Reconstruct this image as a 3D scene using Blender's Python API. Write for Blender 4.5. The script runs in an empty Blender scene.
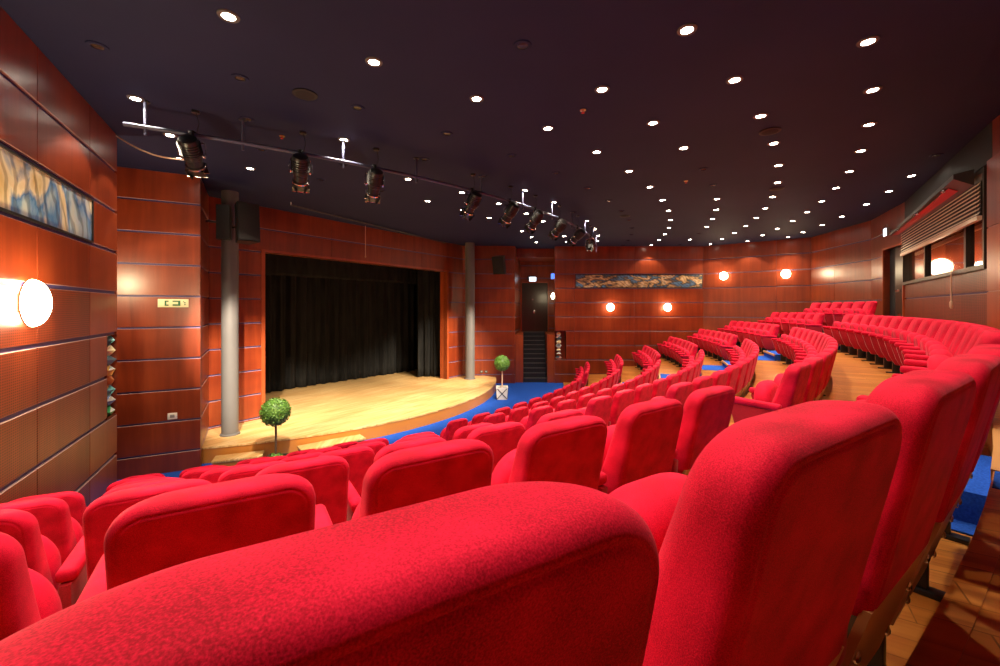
import bpy, bmesh, math, random
from mathutils import Vector, Matrix
random.seed(7)
S = bpy.context.scene
COL = S.collection
PI = math.pi
R = math.radians
F, U0, V0 = 420.0, 500.0, 308.0       # focal length in pixels and the horizon used when surveying the hall
CX, CY = -11.3, 18.8                  # centre of all the curved rows
CEIL = 2.57
HALL = -3.12                          # flat carpet in front of the stage
STAGE = -2.80

# ------------------------------------------------------------------ materials
MATS = {}
def new_mat(name):
    m = bpy.data.materials.new(name); m.use_nodes = True
    MATS[name] = m
    return m, m.node_tree.nodes, m.node_tree.links, m.node_tree.nodes['Principled BSDF']
def setp(b, **k):
    for n, v in k.items():
        n = n.replace('_', ' ')
        if n in b.inputs:
            b.inputs[n].default_value = v
def plain(name, col, rough=.5, metal=0.0, **k):
    m, N, L, b = new_mat(name)
    setp(b, Base_Color=(*col, 1), Roughness=rough, Metallic=metal, **k)
    return m
def emit(name, col, strength):
    m, N, L, b = new_mat(name)
    setp(b, Base_Color=(0, 0, 0, 1), Emission_Color=(*col, 1), Emission_Strength=strength)
    return m
def ramp(N, stops):
    r = N.new('ShaderNodeValToRGB')
    e = r.color_ramp.elements
    while len(e) < len(stops): e.new(.5)
    for x, (p, c) in zip(e, stops):
        x.position = p; x.color = (*c, 1)
    return r
def coords(N, L, scale, rot=(0, 0, 0)):
    t = N.new('ShaderNodeTexCoord'); mp = N.new('ShaderNodeMapping')
    mp.inputs['Scale'].default_value = scale; mp.inputs['Rotation'].default_value = rot
    L.new(t.outputs['Object'], mp.inputs['Vector'])
    return mp
def math_node(N, L, op, a, b=None):
    n = N.new('ShaderNodeMath'); n.operation = op
    for i, x in enumerate((a, b)):
        if x is None: continue
        if isinstance(x, (int, float)): n.inputs[i].default_value = x
        else: L.new(x, n.inputs[i])
    return n.outputs[0]

def wood_panel(name, dark, mid, light, perforated=False, rough=.32):
    m, N, L, b = new_mat(name)
    mp = coords(N, L, (5, 5, .4))
    n1 = N.new('ShaderNodeTexNoise'); n1.inputs['Scale'].default_value = 1.0; n1.inputs['Detail'].default_value = 8
    n1.inputs['Roughness'].default_value = .62; n1.inputs['Distortion'].default_value = .6
    L.new(mp.outputs[0], n1.inputs['Vector'])
    mp2 = coords(N, L, (.9, .9, 1.7))
    n2 = N.new('ShaderNodeTexNoise'); n2.inputs['Scale'].default_value = 1.0; n2.inputs['Detail'].default_value = 2
    L.new(mp2.outputs[0], n2.inputs['Vector'])
    f = math_node(N, L, 'ADD', math_node(N, L, 'MULTIPLY', n1.outputs[0], .65), math_node(N, L, 'MULTIPLY', n2.outputs[0], .35))
    r = ramp(N, [(.3, dark), (.5, mid), (.7, light)])
    L.new(f, r.inputs[0])
    col = r.outputs[0]
    setp(b, Roughness=rough, Coat_Weight=.18, Coat_Roughness=.28)
    if perforated:
        # fine drilled holes, two centimetres apart
        t = N.new('ShaderNodeTexCoord'); sp = N.new('ShaderNodeSeparateXYZ'); L.new(t.outputs['Object'], sp.inputs[0])
        h = math_node(N, L, 'ADD', math_node(N, L, 'MULTIPLY', sp.outputs[0], .485), math_node(N, L, 'MULTIPLY', sp.outputs[1], -.875))
        def cell(x, p):
            fr = math_node(N, L, 'FRACT', math_node(N, L, 'DIVIDE', x, p))
            return math_node(N, L, 'ABSOLUTE', math_node(N, L, 'SUBTRACT', fr, .5))
        d = math_node(N, L, 'MAXIMUM', math_node(N, L, 'MULTIPLY', cell(h, .034), .8), cell(sp.outputs[2], .024))
        hole = math_node(N, L, 'LESS_THAN', d, .27)
        mx = N.new('ShaderNodeMix'); mx.data_type = 'RGBA'
        L.new(hole, mx.inputs['Factor']); L.new(col, mx.inputs['A']); mx.inputs['B'].default_value = (dark[0]*.35, dark[1]*.35, dark[2]*.35, 1)
        col = mx.outputs['Result']
        setp(b, Roughness=.4, Coat_Weight=.15)
    L.new(col, b.inputs['Base Color'])
    return m
wood_panel('mahogany', (.12, .016, .005), (.20, .030, .008), (.29, .052, .013))
wood_panel('mahogany_perforated', (.12, .017, .006), (.20, .032, .009), (.29, .054, .014), True)
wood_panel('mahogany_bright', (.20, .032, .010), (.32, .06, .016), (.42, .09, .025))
plain('groove_blue', (.07, .055, .20), .5)
plain('board_edge_lit', (.40, .26, .25), .35)  # pale tone paints in the light that the board edges catch
def velvet():
    m, N, L, b = new_mat('red_velvet')
    mp = coords(N, L, (1, 1, 1))
    n1 = N.new('ShaderNodeTexNoise'); n1.inputs['Scale'].default_value = 9; n1.inputs['Detail'].default_value = 5
    n2 = N.new('ShaderNodeTexNoise'); n2.inputs['Scale'].default_value = 620; n2.inputs['Detail'].default_value = 3
    L.new(mp.outputs[0], n1.inputs['Vector']); L.new(mp.outputs[0], n2.inputs['Vector'])
    f = math_node(N, L, 'ADD', math_node(N, L, 'MULTIPLY', n1.outputs[0], .45), math_node(N, L, 'MULTIPLY', n2.outputs[0], .55))
    r = ramp(N, [(.36, (.30, .001, .013)), (.5, (.58, .003, .032)), (.64, (.78, .008, .056))])
    L.new(f, r.inputs[0]); L.new(r.outputs[0], b.inputs['Base Color'])
    bp = N.new('ShaderNodeBump'); bp.inputs['Strength'].default_value = .1; bp.inputs['Distance'].default_value = .003
    L.new(n2.outputs[0], bp.inputs['Height']); L.new(bp.outputs[0], b.inputs['Normal'])
    setp(b, Roughness=.8, Sheen_Weight=.14, Sheen_Roughness=.4, Sheen_Tint=(1, .25, .35, 1), Specular_IOR_Level=.15)
velvet()
def velvet_dark():
    m, N, L, b = new_mat('red_velvet_panel')
    mp = coords(N, L, (1, 1, 1))
    n2 = N.new('ShaderNodeTexNoise'); n2.inputs['Scale'].default_value = 240; n2.inputs['Detail'].default_value = 3
    L.new(mp.outputs[0], n2.inputs['Vector'])
    r = ramp(N, [(.3, (.26, .003, .010)), (.7, (.46, .006, .02))])
    L.new(n2.outputs[0], r.inputs[0]); L.new(r.outputs[0], b.inputs['Base Color'])
    setp(b, Roughness=.85, Sheen_Weight=.2, Specular_IOR_Level=.2)
velvet_dark()
def planks(name, a, c, e, rot, width, length, rough):
    m, N, L, b = new_mat(name)
    mp = coords(N, L, (1, 1, 1), (0, 0, rot))
    br = N.new('ShaderNodeTexBrick')
    br.inputs['Scale'].default_value = 1; br.inputs['Brick Width'].default_value = length; br.inputs['Row Height'].default_value = width
    br.inputs['Mortar Size'].default_value = .0025; br.inputs['Color1'].default_value = (*a, 1); br.inputs['Color2'].default_value = (*c, 1)
    br.inputs['Mortar'].default_value = (a[0]*.4, a[1]*.4, a[2]*.4, 1); br.inputs['Bias'].default_value = 0
    L.new(mp.outputs[0], br.inputs['Vector'])
    mp2 = coords(N, L, (1, 1, 1), (0, 0, rot))
    mp3 = N.new('ShaderNodeMapping'); mp3.inputs['Scale'].default_value = (1.2, 22, 6); L.new(mp2.outputs[0], mp3.inputs['Vector'])
    n = N.new('ShaderNodeTexNoise'); n.inputs['Scale'].default_value = 1; n.inputs['Detail'].default_value = 6
    L.new(mp3.outputs[0], n.inputs['Vector'])
    mx = N.new('ShaderNodeMix'); mx.data_type = 'RGBA'; mx.blend_type = 'MIX'
    fac = ramp(N, [(.42, (0, 0, 0)), (.66, (1, 1, 1))]); L.new(n.outputs[0], fac.inputs[0])
    L.new(fac.outputs[0], mx.inputs['Factor']); L.new(br.outputs[0], mx.inputs['A']); mx.inputs['B'].default_value = (*e, 1)
    L.new(mx.outputs['Result'], b.inputs['Base Color'])
    setp(b, Roughness=rough)
    return m
planks('parquet', (.38, .125, .02), (.62, .26, .06), (.30, .085, .013), R(32), .11, .9, .32)
planks('stage_boards', (.62, .38, .15), (.72, .50, .24), (.46, .24, .075), R(-56), .09, 2.2, .33)
plain('stage_fascia', (.46, .17, .03), .35)
plain('plywood', (.50, .25, .09), .4)
def carpet():
    m, N, L, b = new_mat('blue_carpet')
    mp = coords(N, L, (1, 1, 1))
    n = N.new('ShaderNodeTexNoise'); n.inputs['Scale'].default_value = 90; n.inputs['Detail'].default_value = 4
    L.new(mp.outputs[0], n.inputs['Vector'])
    r = ramp(N, [(.3, (.008, .045, .30)), (.7, (.02, .10, .52))]); L.new(n.outputs[0], r.inputs[0])
    L.new(r.outputs[0], b.inputs['Base Color']); setp(b, Roughness=.95, Specular_IOR_Level=.1)
carpet()
def ceiling_mat():
    m, N, L, b = new_mat('ceiling_paint')
    mp = coords(N, L, (1, 1, 1))
    n = N.new('ShaderNodeTexNoise'); n.inputs['Scale'].default_value = .6; n.inputs['Detail'].default_value = 3
    L.new(mp.outputs[0], n.inputs['Vector'])
    r = ramp(N, [(.3, (.012, .016, .054)), (.7, (.018, .021, .066))]); L.new(n.outputs[0], r.inputs[0])
    L.new(r.outputs[0], b.inputs['Base Color']); setp(b, Roughness=.7, Specular_IOR_Level=.2)
ceiling_mat()
plain('black_paint', (.006, .006, .007), .6)
plain('black_metal', (.012, .012, .013), .35)
plain('stair_black', (.012, .014, .022), .6)
plain('column_grey', (.12, .115, .115), .5)
plain('bar_metal', (.07, .08, .15), .45)
plain('chrome', (.75, .75, .78), .22, 1.0)
plain('brass', (.7, .5, .25), .3, 1.0)
plain('white_plastic', (.75, .73, .68), .4)
plain('grey_plastic', (.25, .25, .25), .4)
plain('speaker_cloth', (.012, .012, .012), .85)
plain('door_black', (.022, .018, .012), .3)
plain('red_paint', (.5, .01, .015), .4)
plain('slat', (.95, .88, .66), .3)
plain('shutter_grey', (.055, .055, .05), .35)
plain('rope', (.75, .5, .35), .6)
plain('pot_white', (.75, .72, .66), .5)
plain('stem_brown', (.10, .05, .025), .7)
plain('soil', (.03, .02, .012), .9)
plain('sign_pale', (.82, .80, .50), .5)
plain('sign_green', (.01, .16, .05), .5)
plain('window_frame', (.03, .022, .015), .4)
for nm, c in (('facet_teal', (.12, .42, .45)), ('facet_cream', (.80, .70, .42)), ('facet_gold', (.75, .42, .10)), ('facet_blue', (.08, .16, .42)),
              ('facet_green', (.05, .45, .16)), ('facet_white', (.70, .78, .75)), ('facet_rust', (.42, .12, .03)), ('facet_pink', (.8, .45, .38)), ('facet_slate', (.10, .14, .18))):
    plain(nm, c, .4)
emit('lamp_glow', (1, .90, .74), 45)
plain('lamp_off', (.03, .025, .022), .25)
emit('sconce_glow', (1, .84, .56), 30)
emit('exit_glow', (.72, .88, 1), 3.0)
emit('exit_glow_blue', (.10, .22, 1), 1.6)
emit('booth_reflection_glow', (1, .82, .50), 14)
def black_curtain():
    m, N, L, b = new_mat('black_curtain')
    mp = coords(N, L, (1, 1, .2))
    n = N.new('ShaderNodeTexNoise'); n.inputs['Scale'].default_value = 6; n.inputs['Detail'].default_value = 4
    L.new(mp.outputs[0], n.inputs['Vector'])
    r = ramp(N, [(.3, (.006, .006, .006)), (.7, (.016, .016, .015))]); L.new(n.outputs[0], r.inputs[0])
    L.new(r.outputs[0], b.inputs['Base Color']); setp(b, Roughness=.9, Specular_IOR_Level=.15)
black_curtain()
def art_mat(name, ang, stops, sc, dist, sz=.8):
    m, N, L, b = new_mat(name)
    mp = coords(N, L, (1, 1, 1), (0, 0, ang))
    mq = N.new('ShaderNodeMapping'); mq.inputs['Rotation'].default_value = (0, R(25), 0); mq.inputs['Scale'].default_value = (sc, .2, sc*sz)
    L.new(mp.outputs[0], mq.inputs['Vector'])
    n1 = N.new('ShaderNodeTexNoise'); n1.inputs['Scale'].default_value = 1; n1.inputs['Detail'].default_value = 5; n1.inputs['Distortion'].default_value = dist
    L.new(mq.outputs[0], n1.inputs['Vector'])
    r = ramp(N, stops); L.new(n1.outputs[0], r.inputs[0])
    w = N.new('ShaderNodeTexWave'); w.inputs['Scale'].default_value = 1.6; w.inputs['Distortion'].default_value = 9; w.inputs['Detail'].default_value = 3
    L.new(mq.outputs[0], w.inputs['Vector'])
    r2 = ramp(N, [(.15, (.10, .09, .08)), (.4, (1, 1, 1))]); L.new(w.outputs[0], r2.inputs[0])
    mx = N.new('ShaderNodeMix'); mx.data_type = 'RGBA'; mx.blend_type = 'MULTIPLY'; mx.inputs['Factor'].default_value = .45
    L.new(r.outputs[0], mx.inputs['A']); L.new(r2.outputs[0], mx.inputs['B'])
    L.new(mx.outputs['Result'], b.inputs['Base Color']); setp(b, Roughness=.35, Coat_Weight=.3, Coat_Roughness=.1)
art_mat('art_left', R(-116), [(.28, (.20, .12, .05)), (.38, (.72, .55, .25)), (.47, (.80, .72, .50)), (.54, (.06, .22, .50)), (.62, (.45, .60, .66)), (.72, (.70, .68, .55))], 1.1, 1.2)
art_mat('art_far', 0, [(.28, (.05, .12, .25)), (.40, (.10, .24, .45)), (.48, (.05, .05, .05)), (.55, (.55, .36, .16)), (.63, (.75, .62, .40)), (.72, (.12, .14, .16))], 1.3, 1.6, 2.6)
def leaves():
    m, N, L, b = new_mat('leaf_green')
    mp = coords(N, L, (1, 1, 1))
    n = N.new('ShaderNodeTexNoise'); n.inputs['Scale'].default_value = 30; n.inputs['Detail'].default_value = 3
    L.new(mp.outputs[0], n.inputs['Vector'])
    r = ramp(N, [(.3, (.03, .10, .012)), (.55, (.10, .24, .03)), (.75, (.26, .42, .10))]); L.new(n.outputs[0], r.inputs[0])
    L.new(r.outputs[0], b.inputs['Base Color']); setp(b, Roughness=.5)
leaves()
def glass():
    m, N, L, b = new_mat('glass')
    setp(b, Base_Color=(1, 1, 1, 1), Roughness=.02, IOR=1.45, Transmission_Weight=1.0)
glass()

# ------------------------------------------------------------------ mesh helpers
class MB:
    def __init__(s): s.v = []; s.f = []; s.m = []; s.mats = []; s.smooth = []
    def mi(s, mat):
        if mat not in s.mats: s.mats.append(mat)
        return s.mats.index(mat)
    def face(s, pts, mat, smooth=False):
        i = len(s.v); s.v += [tuple(p) for p in pts]; s.f.append(tuple(range(i, i+len(pts)))); s.m.append(s.mi(mat)); s.smooth.append(smooth)
    def add(s, verts, faces, mat, smooth=False, M=None):
        i = len(s.v)
        s.v += [tuple(M @ Vector(p)) if M else tuple(p) for p in verts]
        k = s.mi(mat)
        for f in faces: s.f.append(tuple(i+j for j in f)); s.m.append(k); s.smooth.append(smooth)
    def box(s, x0, x1, y0, y1, z0, z1, mat, M=None):
        v = [(x0,y0,z0),(x1,y0,z0),(x1,y1,z0),(x0,y1,z0),(x0,y0,z1),(x1,y0,z1),(x1,y1,z1),(x0,y1,z1)]
        s.add(v, [(0,3,2,1),(4,5,6,7),(0,1,5,4),(1,2,6,5),(2,3,7,6),(3,0,4,7)], mat, False, M)
    def bbox(s, x0, x1, y0, y1, z0, z1, mat, bev=.01, seg=2, M=None):
        bm = bmesh.new()
        bmesh.ops.create_cube(bm, size=1)
        for v in bm.verts:
            v.co = Vector((x0+(v.co.x+.5)*(x1-x0), y0+(v.co.y+.5)*(y1-y0), z0+(v.co.z+.5)*(z1-z0)))
        bmesh.ops.bevel(bm, geom=list(bm.edges), offset=bev, segments=seg, profile=.5, affect='EDGES')
        bm.verts.index_update()
        s.add([v.co.copy() for v in bm.verts], [tuple(v.index for v in f.verts) for f in bm.faces], mat, True, M); bm.free()
    def prism(s, poly, z0, z1, top, side=None, bottom=False):
        side = side or top; n = len(poly)
        a = sum(poly[i][0]*poly[(i+1)%n][1]-poly[(i+1)%n][0]*poly[i][1] for i in range(n))
        if a < 0: poly = poly[::-1]
        s.face([(x, y, z1) for x, y in poly], top)
        for i in range(n):
            (x0, y0), (x1, y1) = poly[i], poly[(i+1) % n]
            s.face([(x0,y0,z0),(x1,y1,z0),(x1,y1,z1),(x0,y0,z1)], side)
        if bottom: s.face([(x, y, z0) for x, y in poly[::-1]], side)
    def lathe(s, prof, mat, seg=20, M=None, smooth=True):
        v = []; f = []
        for r, z in prof:
            for i in range(seg):
                a = 2*PI*i/seg; v.append((r*math.cos(a), r*math.sin(a), z))
        for k in range(len(prof)-1):
            for i in range(seg):
                j = (i+1) % seg; f.append((k*seg+i, k*seg+j, (k+1)*seg+j, (k+1)*seg+i))
        f.append(tuple(range(seg))[::-1]); f.append(tuple((len(prof)-1)*seg+i for i in range(seg)))
        s.add(v, f, mat, smooth, M)
    def tube(s, pts, r, mat, seg=10):
        pts = [Vector(p) for p in pts]; v = []; f = []
        up0 = Vector((0, 0, 1))
        for k, p in enumerate(pts):
            d = (pts[min(k+1, len(pts)-1)]-pts[max(k-1, 0)]).normalized()
            up = up0 if abs(d.z) < .95 else Vector((1, 0, 0))
            a = d.cross(up).normalized(); b = a.cross(d)
            for i in range(seg):
                t = 2*PI*i/seg; v.append(p+a*r*math.cos(t)+b*r*math.sin(t))
        for k in range(len(pts)-1):
            for i in range(seg):
                j = (i+1) % seg; f.append((k*seg+i, k*seg+j, (k+1)*seg+j, (k+1)*seg+i))
        f.append(tuple(range(seg))); f.append(tuple((len(pts)-1)*seg+i for i in range(seg))[::-1])
        s.add(v, f, mat, True)
    def mesh(s, name):
        me = bpy.data.meshes.new(name); me.from_pydata(s.v, [], s.f)
        for n in s.mats: me.materials.append(MATS[n])
        me.polygons.foreach_set('material_index', s.m); me.polygons.foreach_set('use_smooth', s.smooth)
        bm = bmesh.new(); bm.from_mesh(me); bmesh.ops.remove_doubles(bm, verts=bm.verts, dist=1e-5)
        bmesh.ops.recalc_face_normals(bm, faces=bm.faces); bm.to_mesh(me); bm.free()
        me.update()
        try: me.set_sharp_from_angle(angle=R(38))
        except Exception: pass
        return me
    def build(s, name, parent=None, loc=None):
        o = bpy.data.objects.new(name, s.mesh(name)); COL.objects.link(o)
        if parent: o.parent = parent
        if loc: o.location = loc
        return o
def tag(o, label, cat, group=None):
    o['label'] = label; o['category'] = cat
    if group: o['group'] = group
    return o
def thing(name, label, cat, loc=(0, 0, 0), rz=0.0, group=None):
    o = bpy.data.objects.new(name, None); COL.objects.link(o)
    o.location = loc; o.rotation_euler = (0, 0, rz); o.empty_display_size = .1
    return tag(o, label, cat, group)
def struct(o): o['kind'] = 'structure'; return o
def polar(r, t): return CX+r*math.sin(R(t)), CY-r*math.cos(R(t))
def unproj(u, v, z):
    Y = F*z/(V0-v); return (u-U0)/F*Y, Y, z
def ray_hit(u, A, B):
    k = (u-U0)/F; dx, dy = B[0]-A[0], B[1]-A[1]
    s = (k*A[1]-A[0])/(dx-k*dy); return (A[0]+dx*s, A[1]+dy*s), s*math.hypot(dx, dy)
ORD = ['zeroth', 'first', 'second', 'third', 'fourth', 'fifth', 'sixth', 'seventh', 'eighth', 'ninth', 'tenth', 'eleventh', 'twelfth', 'thirteenth', 'fourteenth',
       'fifteenth', 'sixteenth', 'seventeenth', 'eighteenth', 'nineteenth']

# ------------------------------------------------------------------ room: boarded walls
JOINTS = [2.01, 1.415, .82, .225, -.37, -.965, -1.56, -2.155, -2.75]
def subtract(rects, hole):
    out = []
    a, b, c, d = hole
    for (x0, x1, z0, z1) in rects:
        if b <= x0 or a >= x1 or d <= z0 or c >= z1: out.append((x0, x1, z0, z1)); continue
        if a > x0: out.append((x0, a, z0, z1))
        if b < x1: out.append((b, x1, z0, z1))
        xa, xb = max(x0, a), min(x1, b)
        if c > z0: out.append((xa, xb, z0, c))
        if d < z1: out.append((xa, xb, d, z1))
    return out
def boarded(name, A, B, z0, z1, seams=(), holes=(), mat='mahogany', perf=None, gap=.034, depth=.028, plain_top=None):
    """boards with open grooves in front of a painted backing; the room lies to the right of A -> B"""
    dx, dy = B[0]-A[0], B[1]-A[1]; Ln = math.hypot(dx, dy); dx /= Ln; dy /= Ln
    nx, ny = dy, -dx
    def P(s, d, z): return (A[0]+dx*s+nx*d, A[1]+dy*s+ny*d, z)
    mb = MB()
    zs = [z0]+[j for j in sorted(JOINTS) if z0+.02 < j < z1-.02]+[z1]
    ss = [0]+sorted(s for s in seams if 0 < s < Ln)+[Ln]
    c = .004
    for k in range(len(zs)-1):
        for i in range(len(ss)-1):
            za = zs[k]+(gap/2 if k > 0 else 0); zb = zs[k+1]-(gap/2 if k < len(zs)-2 else 0)
            sa = ss[i]+(.004 if i > 0 else 0); sb = ss[i+1]-(.004 if i < len(ss)-2 else 0)
            rects = [(sa, sb, za, zb)]
            for h in holes: rects = subtract(rects, h)
            for (a, b, e, f) in rects:
                if b-a < .01 or f-e < .01: continue
                m = mat
                if perf and perf((a+b)/2, (e+f)/2): m = 'mahogany_perforated'
                if plain_top and e > plain_top-.03: m = 'black_paint'
                mb.face([P(a+c, 0, e+c), P(a+c, 0, f-c), P(b-c, 0, f-c), P(b-c, 0, e+c)], m)
                q = [(a, e), (a, f), (b, f), (b, e)]; qi = [(a+c, e+c), (a+c, f-c), (b-c, f-c), (b-c, e+c)]
                for j in range(4):
                    l = (j+1) % 4
                    mm = 'board_edge_lit' if j in (1, 3) else m
                    if m == 'black_paint': mm = m
                    mb.face([P(qi[j][0], 0, qi[j][1]), P(q[j][0], -c, q[j][1]), P(q[l][0], -c, q[l][1]), P(qi[l][0], 0, qi[l][1])], mm)
                    mb.face([P(q[j][0], -c, q[j][1]), P(q[j][0], -depth, q[j][1]), P(q[l][0], -depth, q[l][1]), P(q[l][0], -c, q[l][1])], mm)
    back = [(0, Ln, z0, z1)]
    for h in holes: back = subtract(back, h)
    for (a, b, e, f) in back:
        v = [P(a, -depth, e), P(b, -depth, e), P(b, -depth, f), P(a, -depth, f), P(a, -.16, e), P(b, -.16, e), P(b, -.16, f), P(a, -.16, f)]
        mb.add(v, [(0,1,2,3)], 'groove_blue'); mb.add(v, [(5,4,7,6),(0,4,5,1),(1,5,6,2),(2,6,7,3),(3,7,4,0)], mat)
    o = struct(mb.build(name)); return o, P
ZF = -3.4
LW0, LW1 = (-1.38, -1.73), (-5.69, 6.24)
LEN_L = math.hypot(LW1[0]-LW0[0], LW1[1]-LW0[1])
ART_L = (LEN_L-4.6, LEN_L-.93, .82+.017, 1.415-.017)
NICHE_L = (LEN_L-.42, LEN_L+.1, -1.56, -.39)
_, P_left = boarded('wall_left', LW0, LW1, ZF, CEIL, seams=[LEN_L-4.9, LEN_L-2.4, LEN_L-1.05], holes=[ART_L, NICHE_L],
                    perf=lambda s, z: z < .2 and s < LEN_L-1.0, gap=.045)
mb = MB()
mb.box(ART_L[0], ART_L[1], -.10, -.03, ART_L[2], ART_L[3], 'black_paint')
# closed wings either side of the stage
PL0, PL1 = (-7.9, 7.13), (-5.85, 8.2)
WA, WB = (-6.19, 10.4), (-1.81, 16.9)
def on_wall(s): return (WA[0]+(WB[0]-WA[0])*s, WA[1]+(WB[1]-WA[1])*s)
W0, W1 = on_wall(-.115), on_wall(1.075)
LW = math.hypot(W1[0]-W0[0], W1[1]-W0[1]); LWS = math.hypot(WB[0]-WA[0], WB[1]-WA[1])
OP = ((.0463+.115)*LWS, (.938+.115)*LWS, ZF, 1.43)
o, _ = boarded('wall_stage_wing_left', PL0, PL1, ZF, CEIL); o.name = 'wall_stage_left'
_d = Vector((W0[0]-PL1[0], W0[1]-PL1[1])).normalized()
boarded('wall_stage_return', (PL1[0]+_d.x*.162, PL1[1]+_d.y*.162), W0, ZF, CEIL)
_, P_stage = boarded('wall_stage', W0, W1, ZF, CEIL, seams=[OP[0]+1.9, OP[0]+3.75, OP[0]+5.6], holes=[OP])
RP0, RP1 = (-1.6, 17.3), (.62, 17.45)
boarded('wall_stage_right', RP0, RP1, ZF, CEIL)
boarded('wall_recess_left', RP1, (1.0, 20.2), ZF, CEIL)
FW0, FW1, FW2 = (2.29, 17.5), (8.47, 17.5), (11.3, 15.25)
DOOR1 = (1.04-.55, 2.27-.55, ZF, 1.20)
boarded('wall_recess_back', (.55, 20.0), (3.0, 20.0), ZF, CEIL, holes=[DOOR1])
boarded('wall_recess_right', (2.78, 20.2), (2.36, 17.68), ZF, CEIL, holes=[(2.1, 2.6, -2.155, -.965)])
ART_F = (3.14-2.29, 8.44-2.29, .82+.017, 1.415-.017)
NICHE_F = (-.1, .46, -2.155, -.965)
_, P_far = boarded('wall_far', FW0, FW1, ZF, CEIL, seams=[.8, 3.3], holes=[ART_F, NICHE_F])
LF2 = math.hypot(FW2[0]-FW1[0], FW2[1]-FW1[1])
_, P_far2 = boarded('wall_far_corner', FW1, FW2, ZF, CEIL, seams=[2.55])
BK = [(11.3, 15.25), (10.87, 12.3), (9.8, 10.17), (6.75, 5.76)]
boarded('wall_back', BK[0], BK[1], ZF, CEIL, seams=[1.3])
LB2 = math.hypot(BK[2][0]-BK[1][0], BK[2][1]-BK[1][1])
d0 = ray_hit(884, BK[1], BK[2])[1]
DOOR2 = (d0, LB2-.06, ZF, 1.56)
_, P_back2 = boarded('wall_back_door', BK[1], BK[2], ZF, CEIL, holes=[DOOR2])
LB3 = math.hypot(BK[3][0]-BK[2][0], BK[3][1]-BK[2][1])
WIN = (.03, LB3-.10, .55, 1.98)
_, P_back3 = boarded('wall_back_window', BK[2], BK[3], ZF, CEIL, holes=[WIN], perf=lambda s, z: z < .6 and s > 1.3, plain_top=2.01)
rest = [BK[3], (5.5, 3.75), (4.82, 2.68), (3.4, 1.35), (1.78, .12), (.1, -.95), (-1.38, -1.73)]
for i in range(len(rest)-1):
    boarded('wall_back_curve', rest[i], rest[i+1], ZF, CEIL)
# the unseen pocket beside the left wall, so the room is closed
mb = MB()
for a, b in (((-5.69, 6.24), (-7.7, 5.3)), ((-7.7, 5.3), (-8.6, 6.75)), ((-8.6, 6.75), (-7.7, 7.3))):
    mb.face([(*a, ZF), (*b, ZF), (*b, CEIL), (*a, CEIL)], 'mahogany')
struct(mb.build('wall_left_pocket'))
# pilaster beside the booth window
dv = Vector((BK[3][0]-BK[2][0], BK[3][1]-BK[2][1])).normalized(); nv = Vector((dv.y, -dv.x))
mb = MB(); a = Vector(BK[3])-dv*.0; b = a+dv*2.3
q = [a-nv*.1, b-nv*.1, b+nv*.05, a+nv*.05]
JP = [ZF, -.965, .225, 1.1, 2.03]
for z0, z1 in zip(JP[:-1], JP[1:]):
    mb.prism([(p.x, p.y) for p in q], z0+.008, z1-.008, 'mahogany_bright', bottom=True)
q2 = [a-nv*.1, b-nv*.1, b+nv*.035, a+nv*.035]; mb.prism([(p.x, p.y) for p in q2], ZF, 2.03, 'board_edge_lit')
struct(mb.build('wall_back_pilaster'))
# ceiling
mb = MB()
mb.box(-14, 14, -5, 23, CEIL, CEIL+.2, 'ceiling_paint')
struct(mb.build('ceiling'))
# lowered soffit over the recess with the stairs
mb = MB(); mb.box(.6, 2.8, 18.2, 20.2, 2.2, CEIL, 'mahogany'); struct(mb.build('ceiling_soffit'))
# hall floor
mb = MB(); mb.box(-12, 14, -5, 23, HALL-.3, HALL, 'blue_carpet'); struct(mb.build('floor'))

# ------------------------------------------------------------------ seating tiers
ROW_R = {0: 22.33, 1: 21.72, 2: 20.6, 3: 19.5, 4: 18.4, 5: 17.3, 6: 16.15, 7: 15.0}
def top_z(n): return .17 if n == 0 else (-.152 if n == 1 else -.16-.335*(n-1))
CH = .93
def floor_z(n): return -.758 if n == 0 else top_z(n)-CH
T0, T1 = 25.3, 86.6
NEAR_END = {0: 37.8, 1: 38.54, 2: 38.72, 3: 38.24, 4: 38.05, 5: 37.83, 6: 37.4, 7: 37.35}
MID_START = {n: 43.3-(ROW_R[n]-15)*.245 for n in ROW_R}
def aisle_edges(i, n): return (NEAR_END[n]+.25, MID_START[n]-.05) if i == 0 else (68.1, 71.6)
def sector(r0, r1, t0, t1, step=1.0):
    n = max(1, int((t1-t0)/step))
    ts = [t0+(t1-t0)*i/n for i in range(n+1)]
    return [polar(r1, t) for t in ts]+[polar(r0, t) for t in reversed(ts)]
for n in range(7, -1, -1):
    r1 = 22.7 if n == 0 else ROW_R[n]-.06
    r0 = 14.0 if n == 7 else ROW_R[n+1]-.06
    mb = MB(); mb.prism(sector(r0, r1, T0, T1), HALL-.2, floor_z(n), 'parquet')
    # pale wooden nosing on the edge of the step
    mb.prism(sector(r0-.012, r0+.05, T0, T1), floor_z(n)-.05, floor_z(n)+.004, 'parquet')
    struct(mb.build('floor_tier'))
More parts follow.
